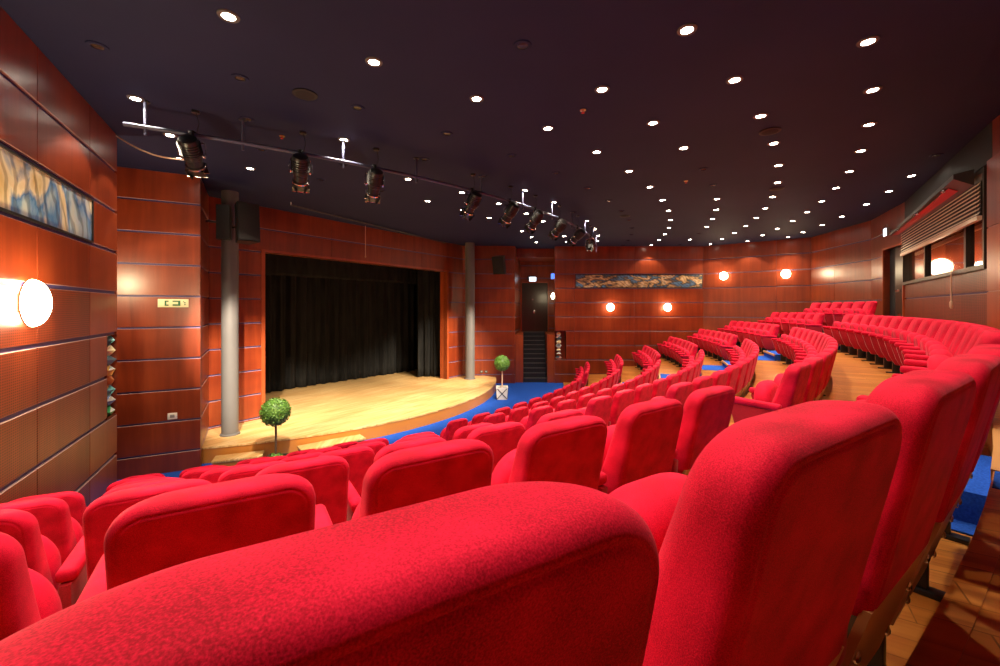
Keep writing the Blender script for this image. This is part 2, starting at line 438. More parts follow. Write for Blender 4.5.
for i in range(2):
    mb = MB()
    for n in range(7, -1, -1):
        a0, a1 = aisle_edges(i, n); e0 = a0+(.45 if i == 0 else .05)
        r1 = 22.72 if n == 0 else ROW_R[n]-.06
        r0 = 14.0 if n == 7 else ROW_R[n+1]-.06
        z = floor_z(n)
        mb.prism(sector(r0-.006, r1, a0+.05, a1-.05), z-.2, z+.008, 'blue_carpet')
        if n > 0:
            zu = floor_z(n-1); h = (zu+z)/2
            mb.prism(sector(r1-.40, r1-.001, e0, a1-.08), z, h, 'blue_carpet')
            mb.prism(sector(r1-.425, r1-.385, e0, a1-.08), h-.045, h+.004, 'plywood')
            mb.prism(sector(r1-.02, r1+.03, a0+.05, a1-.05), zu-.04, zu+.012, 'plywood')
    struct(mb.build('floor_aisle_steps'))

# ------------------------------------------------------------------ stage
ax = Vector((.82, -.572)); tx = Vector((.572, .82)); C0 = Vector((CX, CY))
def at(a, t): p = C0+ax*a+tx*t; return (p.x, p.y)
front = []
for i in range(41):
    tt = -5.6+(4.9+5.6)*i/40
    front.append(at(3.75+math.sqrt(8.3**2-(tt+.4)**2), tt))
backline = [(-.95, 17.6), at(4.6, 5.5), at(4.6, -6.0), (-6.9, 8.1)]
mb = MB(); mb.prism(front+backline, HALL-.1, STAGE, 'stage_boards', 'stage_fascia')
fr2 = [at(3.75+math.sqrt(8.312**2-(tt+.4)**2), tt) for tt in [-5.6+10.5*i/40 for i in range(41)]]
fr3 = [at(3.75+math.sqrt(8.24**2-(tt+.4)**2), tt) for tt in [-5.6+10.5*i/40 for i in range(41)]]
mb.prism(fr2+fr3[::-1], STAGE-.03, STAGE+.003, 'stage_boards')
struct(mb.build('floor_stage'))
def stage_step(uv, label, depth=.42):
    (ua, va), (ub, vb) = uv
    A = Vector(unproj(ua, va, HALL+.16)[:2]); B = Vector(unproj(ub, vb, HALL+.16)[:2])
    d = (B-A).normalized(); n = Vector((-d.y, d.x))
    L = (B-A).length
    t = thing('stage_step', label, 'step', (A.x, A.y, HALL), math.atan2(d.y, d.x), 'steps up to the stage')
    m = MB(); m.bbox(0, L, 0, depth, .12, .165, 'stage_boards', .006); m.build('tread', t)
    m = MB(); m.box(.02, L-.02, .02, .045, 0, .12, 'stage_fascia'); m.box(.02, .045, .045, depth, 0, .12, 'stage_fascia'); m.box(L-.045, L-.02, .045, depth, 0, .12, 'stage_fascia'); m.build('riser', t)
stage_step(((211, 462), (262, 456)), 'low wooden step against the stage front beside the left wood wall', .36)
stage_step(((302, 451), (366, 438)), 'low pale wooden step against the middle of the curved stage front', .40)
# stage house behind the proscenium
mb = MB()
def wallpt(s, back): 
    dxy = Vector((WB[0]-WA[0], WB[1]-WA[1])).normalized(); nn = Vector((dxy.y, -dxy.x)); p = Vector(on_wall(s))-nn*back
    return (p.x, p.y)
a0, a1 = wallpt(-.12, .165), wallpt(1.08, .165); b0, b1 = wallpt(-.12, 4.6), wallpt(1.12, 4.6)
for p, q in ((a0, b0), (b0, b1), (b1, a1)):
    mb.face([(*p, ZF), (*q, ZF), (*q, CEIL), (*p, CEIL)], 'black_paint')
struct(mb.build('wall_stage_house'))
# reveal of the opening: bright side jambs and lintel
mb = MB()
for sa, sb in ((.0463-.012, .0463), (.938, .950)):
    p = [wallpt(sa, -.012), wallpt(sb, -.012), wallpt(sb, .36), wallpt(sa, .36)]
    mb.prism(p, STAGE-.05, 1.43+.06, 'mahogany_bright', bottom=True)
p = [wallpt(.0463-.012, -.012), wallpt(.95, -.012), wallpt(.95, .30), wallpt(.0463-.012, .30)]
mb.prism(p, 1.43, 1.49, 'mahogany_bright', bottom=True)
struct(mb.build('trim_1'))
def drape(name, label, pts, z0, z1, amp, wl, hem=True):
    """a hanging black curtain along a polyline, with real folds"""
    mb = MB(); P = [Vector(p) for p in pts]
    Ls = [0]
    for i in range(len(P)-1): Ls.append(Ls[-1]+(P[i+1]-P[i]).length)
    n = int(Ls[-1]/.035); rows = 14; V = []
    rnd = random.Random(len(label)); ph = [rnd.uniform(0, 6) for _ in range(4)]
    for k in range(rows+1):
        z = z0+(z1-z0)*k/rows; w = 1-.35*k/rows
        for i in range(n+1):
            s = Ls[-1]*i/n; j = max(jj for jj in range(len(P)-1) if Ls[jj] <= s+1e-9) if s < Ls[-1] else len(P)-2
            d = (P[j+1]-P[j]).normalized(); nn = Vector((d.y, -d.x)); p = P[j]+d*(s-Ls[j])
            off = amp*w*(math.sin(2*PI*s/wl+ph[0]+.5*math.sin(1.3*s+ph[1]))+.45*math.sin(2*PI*s/(wl*.43)+ph[2])+.5*math.sin(2*PI*s/(wl*2.7)+ph[3]+k*.03))
            V.append((p.x+nn.x*off, p.y+nn.y*off, z))
    Fs = [(k*(n+1)+i, k*(n+1)+i+1, (k+1)*(n+1)+i+1, (k+1)*(n+1)+i) for k in range(rows) for i in range(n)]
    mb.add(V, Fs, 'black_curtain', True)
    o = mb.build(name); tag(o, label, 'curtain')
    md = o.modifiers.new('thick', 'SOLIDIFY'); md.thickness = .008
    return o
drape('stage_curtain', 'black pleated curtain hanging across the back of the stage', [wallpt(-.05, 3.2), wallpt(.45, 3.15), wallpt(1.05, 2.75)], STAGE+.01, 2.3, .07, .42)
drape('stage_leg_curtain', 'black pleated leg curtain hanging at the right side of the stage opening', [wallpt(.905, 1.35), wallpt(.985, .62)], STAGE+.02, 2.3, .06, .30)
drape('stage_leg_curtain', 'black leg curtain hanging just inside the left edge of stage opening', [wallpt(-.03, 1.0), wallpt(.03, 1.9)], STAGE+.02, 2.3, .06, .30)
drape('stage_border_curtain', 'black border curtain hanging across the top of the stage opening', [wallpt(-.02, 2.15), wallpt(1.03, 2.15)], 1.02, 2.45, .02, .5)

# columns in front of the proscenium
for (u, Yc, rad, lab) in ((230, 9.3, .165, 'grey round steel column at the left of the stage beside the loudspeaker'), (470, 16.6, .19, 'grey round steel column at the right of the stage opening')):
    x = (u-U0)/F*Yc
    t = thing('column', lab, 'column', (x, Yc, STAGE), 0)
    m = MB(); m.lathe([(rad, 0.0), (rad, CEIL-STAGE)], 'column_grey', 32); m.build('shaft', t)
    m = MB(); m.lathe([(rad+.03, 0), (rad+.03, .025), (rad+.012, .04)], 'column_grey', 32); m.build('base_ring', t)

# ------------------------------------------------------------------ theatre chairs
def rounded_grid(w, z0, z1, rt, rb, T, rf, yc, groove=0.0, nx=64, nz=64, crown=0.0, soft=None, mat='red_velvet'):
    """upholstered slab standing up: width w, rounded top corners rt, thickness T(s), edge roundness rf, centre line yc(s), seam groove on the rear"""
    hw = w/2; V = []; idx = {}
    def halfw(z):
        if z > z1-rt: return hw-rt+math.sqrt(max(0, rt*rt-(z-(z1-rt))**2))
        if z < z0+rb: return hw-rb+math.sqrt(max(0, rb*rb-((z0+rb)-z)**2))
        return hw
    def sd(x, z):
        r = rt if z > (z0+z1)/2 else rb
        cx = max(0, abs(x)-(hw-r))
        cz = (z-(z1-r)) if z > (z0+z1)/2 else ((z0+r)-z)
        if cx > 0 and cz > 0: return r-math.hypot(cx, cz)
        return min(hw-abs(x), (z1-z) if z > (z0+z1)/2 else (z-z0))
    def ease(i, n):     # denser towards the edges
        a = i/n; return a-.11*math.sin(2*PI*a)/ (1.0) *.9
    for side in (0, 1):
        for k in range(nz+1):
            z = z0+(z1-z0)*ease(k, nz); s = (z-z0)/(z1-z0)
            for i in range(nx+1):
                x = halfw(z)*(2*ease(i, nx)-1)
                d = max(0, sd(x, z)); t = T(s)
                e = (t/2-rf)+(math.sqrt(max(0, rf*rf-(rf-min(d, rf))**2)))
                cr = crown*(1-(x/hw)**2)*math.sin(PI*min(1, max(0, s)))
                if side == 0:
                    y = yc(s)-e
                    if groove: y += groove*math.exp(-((d-.026)/.0035)**2)
                else:
                    y = yc(s)+e+cr
                    if soft:      # pillow-like front edge
                        g = lambda q: 1-math.sqrt(max(0, 1-(1-q)**2)) if q < 1 else 0
                        y = yc(s)+t/2+cr-soft[0]*max(0, s)**.6*g(max(0, halfw(z)-abs(x))/.08)-soft[1]*g((z1-z)/.05)
                        y = max(y, yc(s)-(t/2-rf)+.012)
                idx[(side, k, i)] = len(V); V.append((x, y, z))
    Fs = []
    for k in range(nz):
        for i in range(nx):
            Fs.append((idx[0,k,i], idx[0,k,i+1], idx[0,k+1,i+1], idx[0,k+1,i]))
            Fs.append((idx[1,k,i], idx[1,k+1,i], idx[1,k+1,i+1], idx[1,k,i+1]))
    loop = [(0, i) for i in range(nx)]+[(k, nx) for k in range(nz)]+[(nz, i) for i in range(nx, 0, -1)]+[(k, 0) for k in range(nz, 0, -1)]
    for a in range(len(loop)):
        b = (a+1) % len(loop)
        Fs.append((idx[(0,)+loop[b]], idx[(0,)+loop[a]], idx[(1,)+loop[a]], idx[(1,)+loop[b]]))
    m = MB(); m.add(V, Fs, mat, True); return m
PITCH = .63
BW = .48
UPZ = .44           # underside of the upholstered back
def back_c(s): return -.055+.15+.135*(1-s)**1.5-.095
back_T = lambda s: .108+.055*(1-s)
def back_centre(s): return .058+.125*(1-s)**1.4+.012*math.sin(PI*s)
m_back = rounded_grid(BW, UPZ, CH, .085, .03, back_T, .033, back_centre, .0025, 84, 84, .018, (.062, .014)).mesh('backrest')
seat_y = lambda s: .262+.055*s
m_seat = rounded_grid(.47, .30, .745, .20, .06, lambda s: .15-.02*s, .055, seat_y, 0, 36, 36, .0).mesh('seat')
# wooden panel closing the lower back
mp = MB()
V = []; Fs = []
for k in range(7):
    z = .12+(.47-.12)*k/6; y = .198-.09*(z-.12)/.31
    for x, dy in ((-.235, 0), (.235, 0), (.235, .018), (-.235, .018)): V.append((x, y+dy, z))
for k in range(6):
    for j in range(4):
        l = (j+1) % 4; Fs.append((k*4+j, k*4+l, (k+1)*4+l, (k+1)*4+j))
Fs += [(3, 2, 1, 0), (24, 25, 26, 27)]
mp.add(V, Fs, 'plywood'); m_panel = mp.mesh('back_panel')
mbolt = MB(); mbolt.lathe([(.013, 0), (.013, .005), (.008, .008)], 'chrome', 12, Matrix.Rotation(R(90), 4, 'X')); mbolt.lathe([(.005, .0085), (.005, .009)], 'black_metal', 8, Matrix.Rotation(R(90), 4, 'X'))
m_bolt = mbolt.mesh('bolt')
# side panel under the arm, tapering downwards
def slab(profile, hw, mat, bev):
    bm = bmesh.new()
    vs = [bm.verts.new((-hw, y, z)) for y, z in profile]; f = bm.faces.new(vs)
    ex = bmesh.ops.extrude_face_region(bm, geom=[f]); nv_ = [g for g in ex['geom'] if isinstance(g, bmesh.types.BMVert)]
    for v in nv_: v.co.x = hw
    bmesh.ops.bevel(bm, geom=list(bm.edges), offset=bev, segments=2, profile=.5, affect='EDGES')
    bmesh.ops.recalc_face_normals(bm, faces=bm.faces); bm.verts.index_update()
    m = MB(); m.add([v.co.copy() for v in bm.verts], [tuple(v.index for v in f.verts) for f in bm.faces], mat, True); bm.free(); return m
m_arm = slab([(.19, .18), (.40, .20), (.47, .34), (.525, .54), (.52, .565), (.11, .545), (.12, .40)], .022, 'red_velvet_panel', .008).mesh('armrest')
padm = MB(); padm.bbox(-.038, .038, .12, .545, -.001, .055, 'red_velvet', .022, 4, Matrix.Translation((0, 0, .545)) @ Matrix.Rotation(R(2.2), 4, 'X'))
m_pad = padm.mesh('arm_pad')
legm = MB(); legm.bbox(-.018, .018, .20, .34, .02, .24, 'black_metal', .005); legm.bbox(-.03, .03, .14, .42, 0, .022, 'black_metal', .006)
m_leg = legm.mesh('leg')

def inst(name, me, parent, loc=None):
    o = bpy.data.objects.new(name, me); COL.objects.link(o); o.parent = parent
    if loc: o.location = loc
    return o
def make_chair(loc, rz, label, group, arms=(-1,), bolts=False):
    t = thing('theatre_chair', label, 'chair', loc, rz, group)
    inst('backrest', m_back, t)
    pnl = inst('back_panel', m_panel, t)
    if bolts:
        for x in (-.2, .2):
            for z in (.20, .345):
                inst('bolt', m_bolt, pnl, (x, .198-.09*(z-.12)/.31, z))
    inst('seat', m_seat, t)
    for s in arms:
        a = inst('armrest', m_arm, t, (s*PITCH/2, 0, 0))
        inst('arm_pad', m_pad, a)
        inst('leg', m_leg, t, (s*PITCH/2, 0, 0))
    return t
def in_view(x, y, z, rz):
    c, s = math.cos(rz), math.sin(rz)
    for dx in (-.33, 0, .33):
        for dy in (0, .25, .5):
            for dz in (0, .3, .6, .93):
                X, Y, Z = x+c*dx-s*dy, y+s*dx+c*dy, z+dz
                if Y > .08:
                    u, v = U0+F*X/Y, V0-F*Z/Y
                    if -10 < u < 1010 and -10 < v < 676: return True
    return False
def wall_dist_left(x, y):
    dx, dy = LW1[0]-LW0[0], LW1[1]-LW0[1]; l = math.hypot(dx, dy)
    return ((x-LW0[0])*dy-(y-LW0[1])*dx)/l
def far_dist(x, y):
    d1 = 17.5-y
    dx, dy = FW2[0]-FW1[0], FW2[1]-FW1[1]; l = math.hypot(dx, dy)
    return min(d1, ((x-FW1[0])*dy-(y-FW1[1])*dx)/l)
STAGE_ORDER = {7: 'first', 6: 'second', 5: 'third', 4: 'fourth', 3: 'fifth', 2: 'sixth', 1: 'seventh', 0: 'eighth'}
def place(n, t, label, group, arms):
    x, y = polar(ROW_R[n], t); z = floor_z(n)
    if not in_view(x, y, z, R(t)): return
    make_chair((x, y, z), R(t), label, group, arms, bolts=(n in (1, 2) and t < 46))
for n in range(1, 8):
    dt = math.degrees(PITCH/ROW_R[n])
    k = 0
    while True:                         # block against the left wall, counted from the aisle
        e = NEAR_END[n]; dt = math.degrees((.618 if n == 1 else PITCH)/ROW_R[n]); t = e-dt*(k+.5); x, y = polar(ROW_R[n], t)
        if wall_dist_left(x, y) < .27: break
        place(n, t, 'red velvet theatre chair, left wall block, %s row from stage, %s from the aisle' % (STAGE_ORDER[n], ORD[k+1]), 'chairs of the left block', (-1, 1) if k == 0 else (-1,))
        k += 1
    dt = math.degrees(PITCH/ROW_R[n]); m0 = MID_START[n]
    cnt = int((68.0-m0)/dt+.15); dt2 = (68.0-m0)/cnt
    for k in range(cnt):
        t = m0+dt2*(k+.5)
        place(n, t, 'red velvet theatre chair, middle block, %s row from stage, %s from the left aisle' % (STAGE_ORDER[n], ORD[k+1]), 'chairs of the middle block', (-1, 1) if k == cnt-1 else (-1,))
    k = 0
    while True:
        t = 71.7+dt*(k+.5); x, y = polar(ROW_R[n], t)
        if far_dist(x, y) < .42: break
        place(n, t, 'red velvet theatre chair, far wall block, %s row from stage, %s from the aisle' % (STAGE_ORDER[n], ORD[k+1]), 'chairs of the far block', (-1, 1) if k == 0 else (1,))
        k += 1
dt = math.degrees(PITCH/ROW_R[0])
for k in range(6):
    t = 67.75+dt*1.05*(k+.5)
    place(0, t, 'red velvet theatre chair against the back wall beside the dark door, %s from the door' % ORD[k+1], 'chairs along the back wall', (-1, 1) if k == 5 else (-1,))

# ------------------------------------------------------------------ downlights
ring_m = MB()
pr = [(.052, -.004), (.055, -.012), (.085, -.010), (.088, -.002), (.088, 0)]
def ring_mesh(bright):
    m = MB(); V = []; Fs = []; seg = 28
    for r, z in pr:
        for i in range(seg):
            a = 2*PI*i/seg; V.append((r*math.cos(a), r*math.sin(a), z))
    for k in range(len(pr)-1):
        for i in range(seg):
            j = (i+1) % seg; Fs.append((k*seg+i, k*seg+j, (k+1)*seg+j, (k+1)*seg+i))
    m.add(V, Fs, 'column_grey' if bright else 'ceiling_paint', True); return m.mesh('trim_ring')
m_ring, m_ring_off = ring_mesh(True), ring_mesh(False)
def disc_mesh(nm, mat, r=.056):
    m = MB(); m.lathe([(r, -.006), (r*.99, -.008), (r*.6, -.0105)], mat, 28); return m.mesh(nm)
m_on, m_off = disc_mesh('lamp', 'lamp_glow'), disc_mesh('lamp', 'lamp_off', .05)
spot = bpy.data.lights.new('downlight_beam', 'SPOT'); spot.energy = 100; spot.spot_size = R(94); spot.spot_blend = .2; spot.color = (1, .82, .60); spot.shadow_soft_size = .05
def downlight(x, y, lit, label, group='round ceiling downlights'):
    t = thing('ceiling_downlight', label, 'ceiling light', (x, y, CEIL), 0, group)
    inst('trim_ring', m_ring if lit else m_ring_off, t)
    inst('lamp', m_on if lit else m_off, t)
    if lit:
        l = bpy.data.objects.new('downlight_beam', spot); COL.objects.link(l); l.parent = t; l.location = (0, 0, -.03)
ARC = [  # radius, angles from the far wall, unlit indices
    (12.95, [83.83, 79.12, 73.92, 68.36, 63.2, 58.04, 52.81, 47.62, 42.2, 36.6, 31.2, 26.6], {4, 8, 9}),
    (14.11, [84.4, 79.51, 74.33, 68.9, 63.1, 58.37, 53.02, 47.82, 42.17, 37.0, 31.8, 27.0], {0, 3, 9, 10}),
    (15.27, [84.6, 79.85, 75.16, 70.14, 65.10, 60.4, 55.60, 50.84, 45.9, 40.9, 35.74, 31.0, 26.6], {0, 5, 8, 9, 11}),
    (16.42, [84.5, 80.0, 75.5, 71.1, 66.6, 62.13, 57.87, 53.32, 48.84, 44.44, 39.83, 35.23, 30.76, 26.6], set(range(14))),
    (17.54, [84.36, 80.09, 76.10, 72.11, 68.04, 63.86, 59.80, 55.63, 51.44, 47.30, 43.10, 38.90, 34.70, 30.54, 26.7], set()),
    (18.67, [84.4, 80.55, 76.6, 72.75, 68.95, 65.19, 61.45, 57.56, 53.76, 49.73, 45.96, 42.02, 38.1, 34.2, 30.3, 26.8], {0, 2, 7, 8, 12}),
    (19.81, [84.16, 80.69, 77.02, 73.32, 69.73, 66.17, 62.59, 58.96, 55.39, 51.78, 48.26, 44.72, 41.11, 37.5, 33.9, 30.3, 26.9], set()),
    (20.93, [82.41, 78.93, 75.6, 72.1, 68.77, 65.41, 61.99, 58.56, 55.21, 51.86, 48.54, 45.17, 41.8, 38.4, 35.0, 31.6, 28.2], set()),
    (22.03, [80.58, 77.94, 74.65, 71.4, 67.54, 64.22, 61.06, 57.8], {7}),
]
for i, (r, ts, off) in enumerate(ARC):
    q = 0
    for k, t in enumerate(ts):
        x, y = polar(r, t)
        if far_dist(x, y) < .12 or wall_dist_left(x, y) < .15: continue
        q += 1
        lit = k not in off
        lab = '%s round downlight in the %s ceiling arc from the stage, %s from far wall' % ('lit' if lit else 'unlit', ORD[i+1], ORD[q])
        downlight(x, y, lit, lab)
# dark round loudspeaker grilles and little sprinklers in the ceiling
for (u, v, lab) in ((305, 94, 'round black ceiling grille above the stage, leftmost of all'), (770, 131, 'round black ceiling grille beside the brightest arc of downlights'),
                    (777, 188.5, 'round black ceiling grille between two downlights of the same arc'), (625, 216, 'small round black ceiling grille nearest the far wall')):
    x, y, z = unproj(u, v, CEIL)
    t = thing('ceiling_speaker', lab, 'ceiling speaker', (x, y, CEIL), 0, 'round ceiling grilles')
    m = MB(); m.lathe([(.14, 0), (.14, -.012), (.125, -.016)], 'black_paint', 32); m.build('rim', t)
    m = MB(); m.lathe([(.12, -.014), (.08, -.02), (.02, -.022)], 'speaker_cloth', 32); m.build('grille', t)
for (u, v, lab) in ((583, 110, 'small red sprinkler head beside the unlit arc of downlights'), (282, 136, 'small red sprinkler head between the two left hanging lanterns'),
                    (686, 181, 'small red sprinkler head between two lit arcs, right of middle')):
    x, y, z = unproj(u, v, CEIL)
    t = thing('sprinkler', lab, 'sprinkler', (x, y, CEIL), 0, 'ceiling sprinklers')
    m = MB(); m.lathe([(.04, 0), (.038, -.008), (.015, -.012)], 'brass', 20); m.build('escutcheon', t)
    m = MB(); m.lathe([(.008, -.01), (.008, -.035), (.022, -.037), (.022, -.04)], 'red_paint', 16); m.build('deflector', t)

# ------------------------------------------------------------------ lighting bar and stage lanterns
BZ = 2.25; BR = 15.22
bar = thing('lighting_bar', 'long curved metal lighting bar hung under the dark ceiling', 'lighting bar', (*polar(BR, 50), CEIL))
bx, by, _ = bar.location
m = MB(); m.tube([(polar(BR, 26.1+i*.75)[0]-bx, polar(BR, 26.1+i*.75)[1]-by, BZ-CEIL) for i in range(72)], .026, 'bar_metal', 10); m.build('rail', bar)
for t in (26.9, 30.8, 35.75, 40.4, 45.9, 50.8, 55.6, 60.4, 65.1, 70.1, 75.2, 80):
    x, y = polar(BR, t)
    m = MB(); m.tube([(x-bx, y-by, BZ-CEIL-.10), (x-bx, y-by, 0)], .018, 'bar_metal', 8); m.lathe([(.05, 0), (.05, -.012)], 'black_metal', 16, Matrix.Translation((x-bx, y-by, 0))); m.build('hanger', bar)
LANT = [(28.7, 195, 'leftmost stage lantern on the bar, cable drooping to the left wall'), (33.5, 299, 'second stage lantern from the left on the curved bar'), (37.6, 376, 'third stage lantern from the left on the curved bar'),
        (45.0, 470, 'fourth stage lantern from the left on the curved bar'), (49.1, 508, 'fifth stage lantern from the left on the curved bar'), (52.6, 533, 'sixth stage lantern from the left on the curved bar'),
        (57.0, 556, 'seventh stage lantern from the left on the curved bar'), (62.0, 575, 'eighth stage lantern from the left on the curved bar'), (68.0, 590, 'farthest stage lantern at the right end of the bar')]
def lantern(t, label, aim, k):
    x, y = polar(BR, t)
    th = thing('stage_lantern', label, 'stage light', (x, y, BZ), 0, 'black stage lanterns on the lighting bar')
    piv = Vector((0, 0, -.27)); d = (Vector(aim)-Vector((x, y, BZ))-piv).normalized()
    side = d.cross(Vector((0, 0, 1))).normalized(); up = side.cross(d)
    M = Matrix((( side.x, up.x, -d.x, piv.x), (side.y, up.y, -d.y, piv.y), (side.z, up.z, -d.z, piv.z), (0, 0, 0, 1)))   # local -z looks along the beam
    m = MB(); m.bbox(-.03, .03, -.04, .04, -.06, .045, 'black_metal', .008); m.tube([(0, .04, -.03), (0, .085, -.03)], .008, 'chrome', 8); m.build('clamp', th)
    ht = .15
    pts = [piv+side*ht, piv+side*ht+Vector((0, 0, .10)), piv+side*ht*.9+Vector((0, 0, .17)), Vector((0, 0, -.09)), piv-side*ht*.9+Vector((0, 0, .17)), piv-side*ht+Vector((0, 0, .10)), piv-side*ht]
    m = MB(); m.tube(pts, .011, 'chrome', 8); m.build('yoke', th)
    m = MB()
    m.lathe([(.05, .26), (.10, .24), (.115, .20), (.115, -.02), (.095, -.04), (.095, -.13), (.11, -.14), (.11, -.17), (.085, -.17), (.080, -.12)], 'black_metal', 24, M)
    for q in range(5): m.lathe([(.118, .19-q*.035), (.128, .185-q*.035), (.118, .18-q*.035)], 'black_metal', 24, M)
    m.lathe([(.112, -.150), (.118, -.150), (.118, -.172), (.112, -.172)], 'chrome', 24, M)
    m.bbox(-.02, .02, .112, .128, -.02, .18, 'chrome', .005, 2, M)
    m.build('body', th)
    m = MB(); m.lathe([(.083, -.125), (.06, -.145), (.02, -.152)], 'lamp_glow' if k == 8 else 'chrome', 24, M); m.build('lens', th)
    for sgn in (-1, 1):
        m = MB(); m.lathe([(.028, 0), (.028, .018), (.02, .024)], 'chrome', 14, Matrix.Translation(piv+side*sgn*.118) @ Matrix.Rotation(math.atan2(side.y, side.x), 4, 'Z') @ Matrix.Rotation(R(90)*sgn, 4, 'Y')); m.build('tilt_knob', th)
    for a in range(4):
        m = MB(); Q = M @ Matrix.Rotation(a*PI/2, 4, 'Z') @ Matrix.Translation((0, .105, -.172)) @ Matrix.Rotation(R(-30), 4, 'X')
        m.add([(-.10, 0, 0), (.10, 0, 0), (.12, .01, -.14), (-.12, .01, -.14), (-.10, .004, 0), (.10, .004, 0), (.12, .014, -.14), (-.12, .014, -.14)], [(0,1,2,3),(7,6,5,4),(0,4,5,1),(1,5,6,2),(2,6,7,3),(3,7,4,0)], 'black_metal', False, Q)
        m.add([(-.12, .008, -.14), (.12, .008, -.14), (.12, .016, -.146), (-.12, .016, -.146)], [(0,1,2,3)], 'chrome', False, Q)
        m.build('barn_door', th)
    m = MB(); m.tube([(.03, .02, .0), (.05, .05, .16), (.02, .03, CEIL-BZ)], .004, 'black_metal', 6); m.lathe([(.05, 0), (.045, -.03)], 'black_metal', 16, Matrix.Translation((.02, .03, CEIL-BZ))); m.build('safety_cable', th)
    l = bpy.data.lights.new('lantern_beam', 'SPOT'); l.energy = 4000 if k in (0, 7) else 1700; l.spot_size = R(34) if k in (0, 7) else R(46); l.spot_blend = .7; l.color = (1, .84, .62); l.shadow_soft_size = .06
    lo = bpy.data.objects.new('lantern_beam', l); COL.objects.link(lo); lo.parent = th
    lo.matrix_local = M @ Matrix.Translation((0, 0, -.33))
aims = [(-5.95, 10.6, -2.1), (-4.9, 10.4, -2.8), (-4.2, 11.2, -2.8), (-3.6, 12.0, -2.8), (-3.0, 13.0, -2.8), (-2.4, 14.0, -2.8), (-2.0, 15.2, -2.8), (-1.93, 16.5, -2.1), (1.2, 8.0, -1.6)]
for k, (t, u, lab) in enumerate(LANT): lantern(t, lab, aims[k], k)
# drooping cable from the left wall to the first lantern
p0 = Vector((-5.72, 6.30, 2.53)); x, y = polar(BR, 28.7); p1 = Vector((x-.02, y+.05, 1.94))
p0 = Vector(unproj(117, 137, 2.50)); p0 = Vector((-5.60, 6.13, 2.51))
m = MB(); m.tube([p0.lerp(p1, i/16)+Vector((0, 0, -.10*math.sin(PI*i/16))) for i in range(17)], .010, 'rope', 8)
tag(m.build('cable'), 'thin pale cable drooping from left wall top to the leftmost lantern', 'cable')
# rail on the ceiling over the stage front
a, b = Vector(unproj(291, 205, 2.50)), Vector(unproj(445, 243, 2.50))
m = MB(); m.tube([a, b], .018, 'shutter_grey', 8)
for i in range(6):
    p = a.lerp(b, i/5); m.tube([p, p+Vector((0, 0, .07))], .008, 'shutter_grey', 6)
m.tube([a, a+Vector((0, 0, -.0)), a+Vector((0, 0, .07))], .012, 'white_plastic', 8)
tag(m.build('ceiling_rail'), 'thin dark straight rail on the ceiling above the stage front', 'rail')
for u, lab in ((363, 'thin pale rod hanging before the wood above the stage opening'), (463, 'thin pale rod hanging beside the right stage column')):
    (px, py), _ = ray_hit(u, WA, WB)
    nn = Vector((.83, -.557)); px += nn.x*.12; py += nn.y*.12
    m = MB(); m.tube([(px, py, CEIL), (px, py, CEIL-.95)], .010, 'rope', 8); m.lathe([(.02, 0), (.02, -.04)], 'brass', 12, Matrix.Translation((px, py, CEIL-.95)))
    tag(m.build('hanging_rod'), lab, 'rod')

# ------------------------------------------------------------------ wall sconces
def sconce(P, n, label, power, r=.17):
    """opal half-bowl on a brass arm; P on the wall, n points into the room"""
    rz = math.atan2(n[1], n[0])-PI/2          # local +y points into the room
    t = thing('wall_sconce', label, 'wall light', P, rz, 'glowing wall sconces')
    m = MB(); m.bbox(-.06, .06, 0.002, .02, -.09, .09, 'brass', .006); m.tube([(0, .02, 0), (0, .07, 0)], .014, 'brass', 8); m.build('wall_plate', t)
    m = MB(); V = []; Fs = []; a_n, b_n = 24, 10
    for j in range(b_n+1):
        ph = (PI/2)*j/b_n
        for i in range(a_n):
            th = 2*PI*i/a_n; V.append((r*math.cos(ph)*math.cos(th), .07+.11*math.sin(ph), r*1.05*math.cos(ph)*math.sin(th)))
    for j in range(b_n):
        for i in range(a_n):
            k = (i+1) % a_n; Fs.append((j*a_n+i, j*a_n+k, (j+1)*a_n+k, (j+1)*a_n+i))
    m.add(V, Fs, 'sconce_glow', True); m.build('shade', t)
    m = MB(); m.tube([(r*1.01*math.cos(2*PI*i/28), .066, r*1.06*math.sin(2*PI*i/28)) for i in range(29)], .007, 'brass', 6); m.build('rim', t)
    l = bpy.data.lights.new('sconce_light', 'POINT'); l.energy = power; l.color = (1, .76, .42); l.shadow_soft_size = .10
    lo = bpy.data.objects.new('sconce_light', l); COL.objects.link(lo); lo.parent = t; lo.location = (0, .22, 0)
nl = (.895, .445)
(px, py), _ = ray_hit(22, LW0, LW1)
sconce((px, py, (308-303)*py/F), (nl[0], nl[1]), 'large glowing bowl sconce on the perforated left wall', 110, .21)
sconce((px+.445*2.35, py-.895*2.35, .03), (nl[0], nl[1]), 'glowing bowl sconce on the left wall nearest the back of the hall', 60, .21)
sconce(((610-500)/F*17.5, 17.5, .03), (0, -1), 'glowing sconce on far wall below the painting, left of two', 22, .15)
sconce(((667-500)/F*17.5, 17.5, .03), (0, -1), 'glowing sconce on far wall below the painting, right of two', 22, .15)
sconce((-6.35, 5.93, .50), (-.424, .906), 'glowing sconce in the recess between left wall and stage panel', 90, .14)
nf = Vector((FW2[1]-FW1[1], -(FW2[0]-FW1[0]))).normalized()
for u, v, lab in ((724, 276, 'glowing sconce right of the painting on the far wall'), (786, 274, 'glowing sconce nearest the far right corner of the hall')):
    (px, py), _ = ray_hit(u, FW1, FW2)
    sconce((px, py, (308-v)*py/F), nf, lab, 22, .15)
rr = Vector((FW0[1]-20.2, -(FW0[0]-2.75))).normalized()
sconce((2.40, 18.2, .52), rr, 'glowing sconce inside the stair recess beside the dark door', 10, .14)

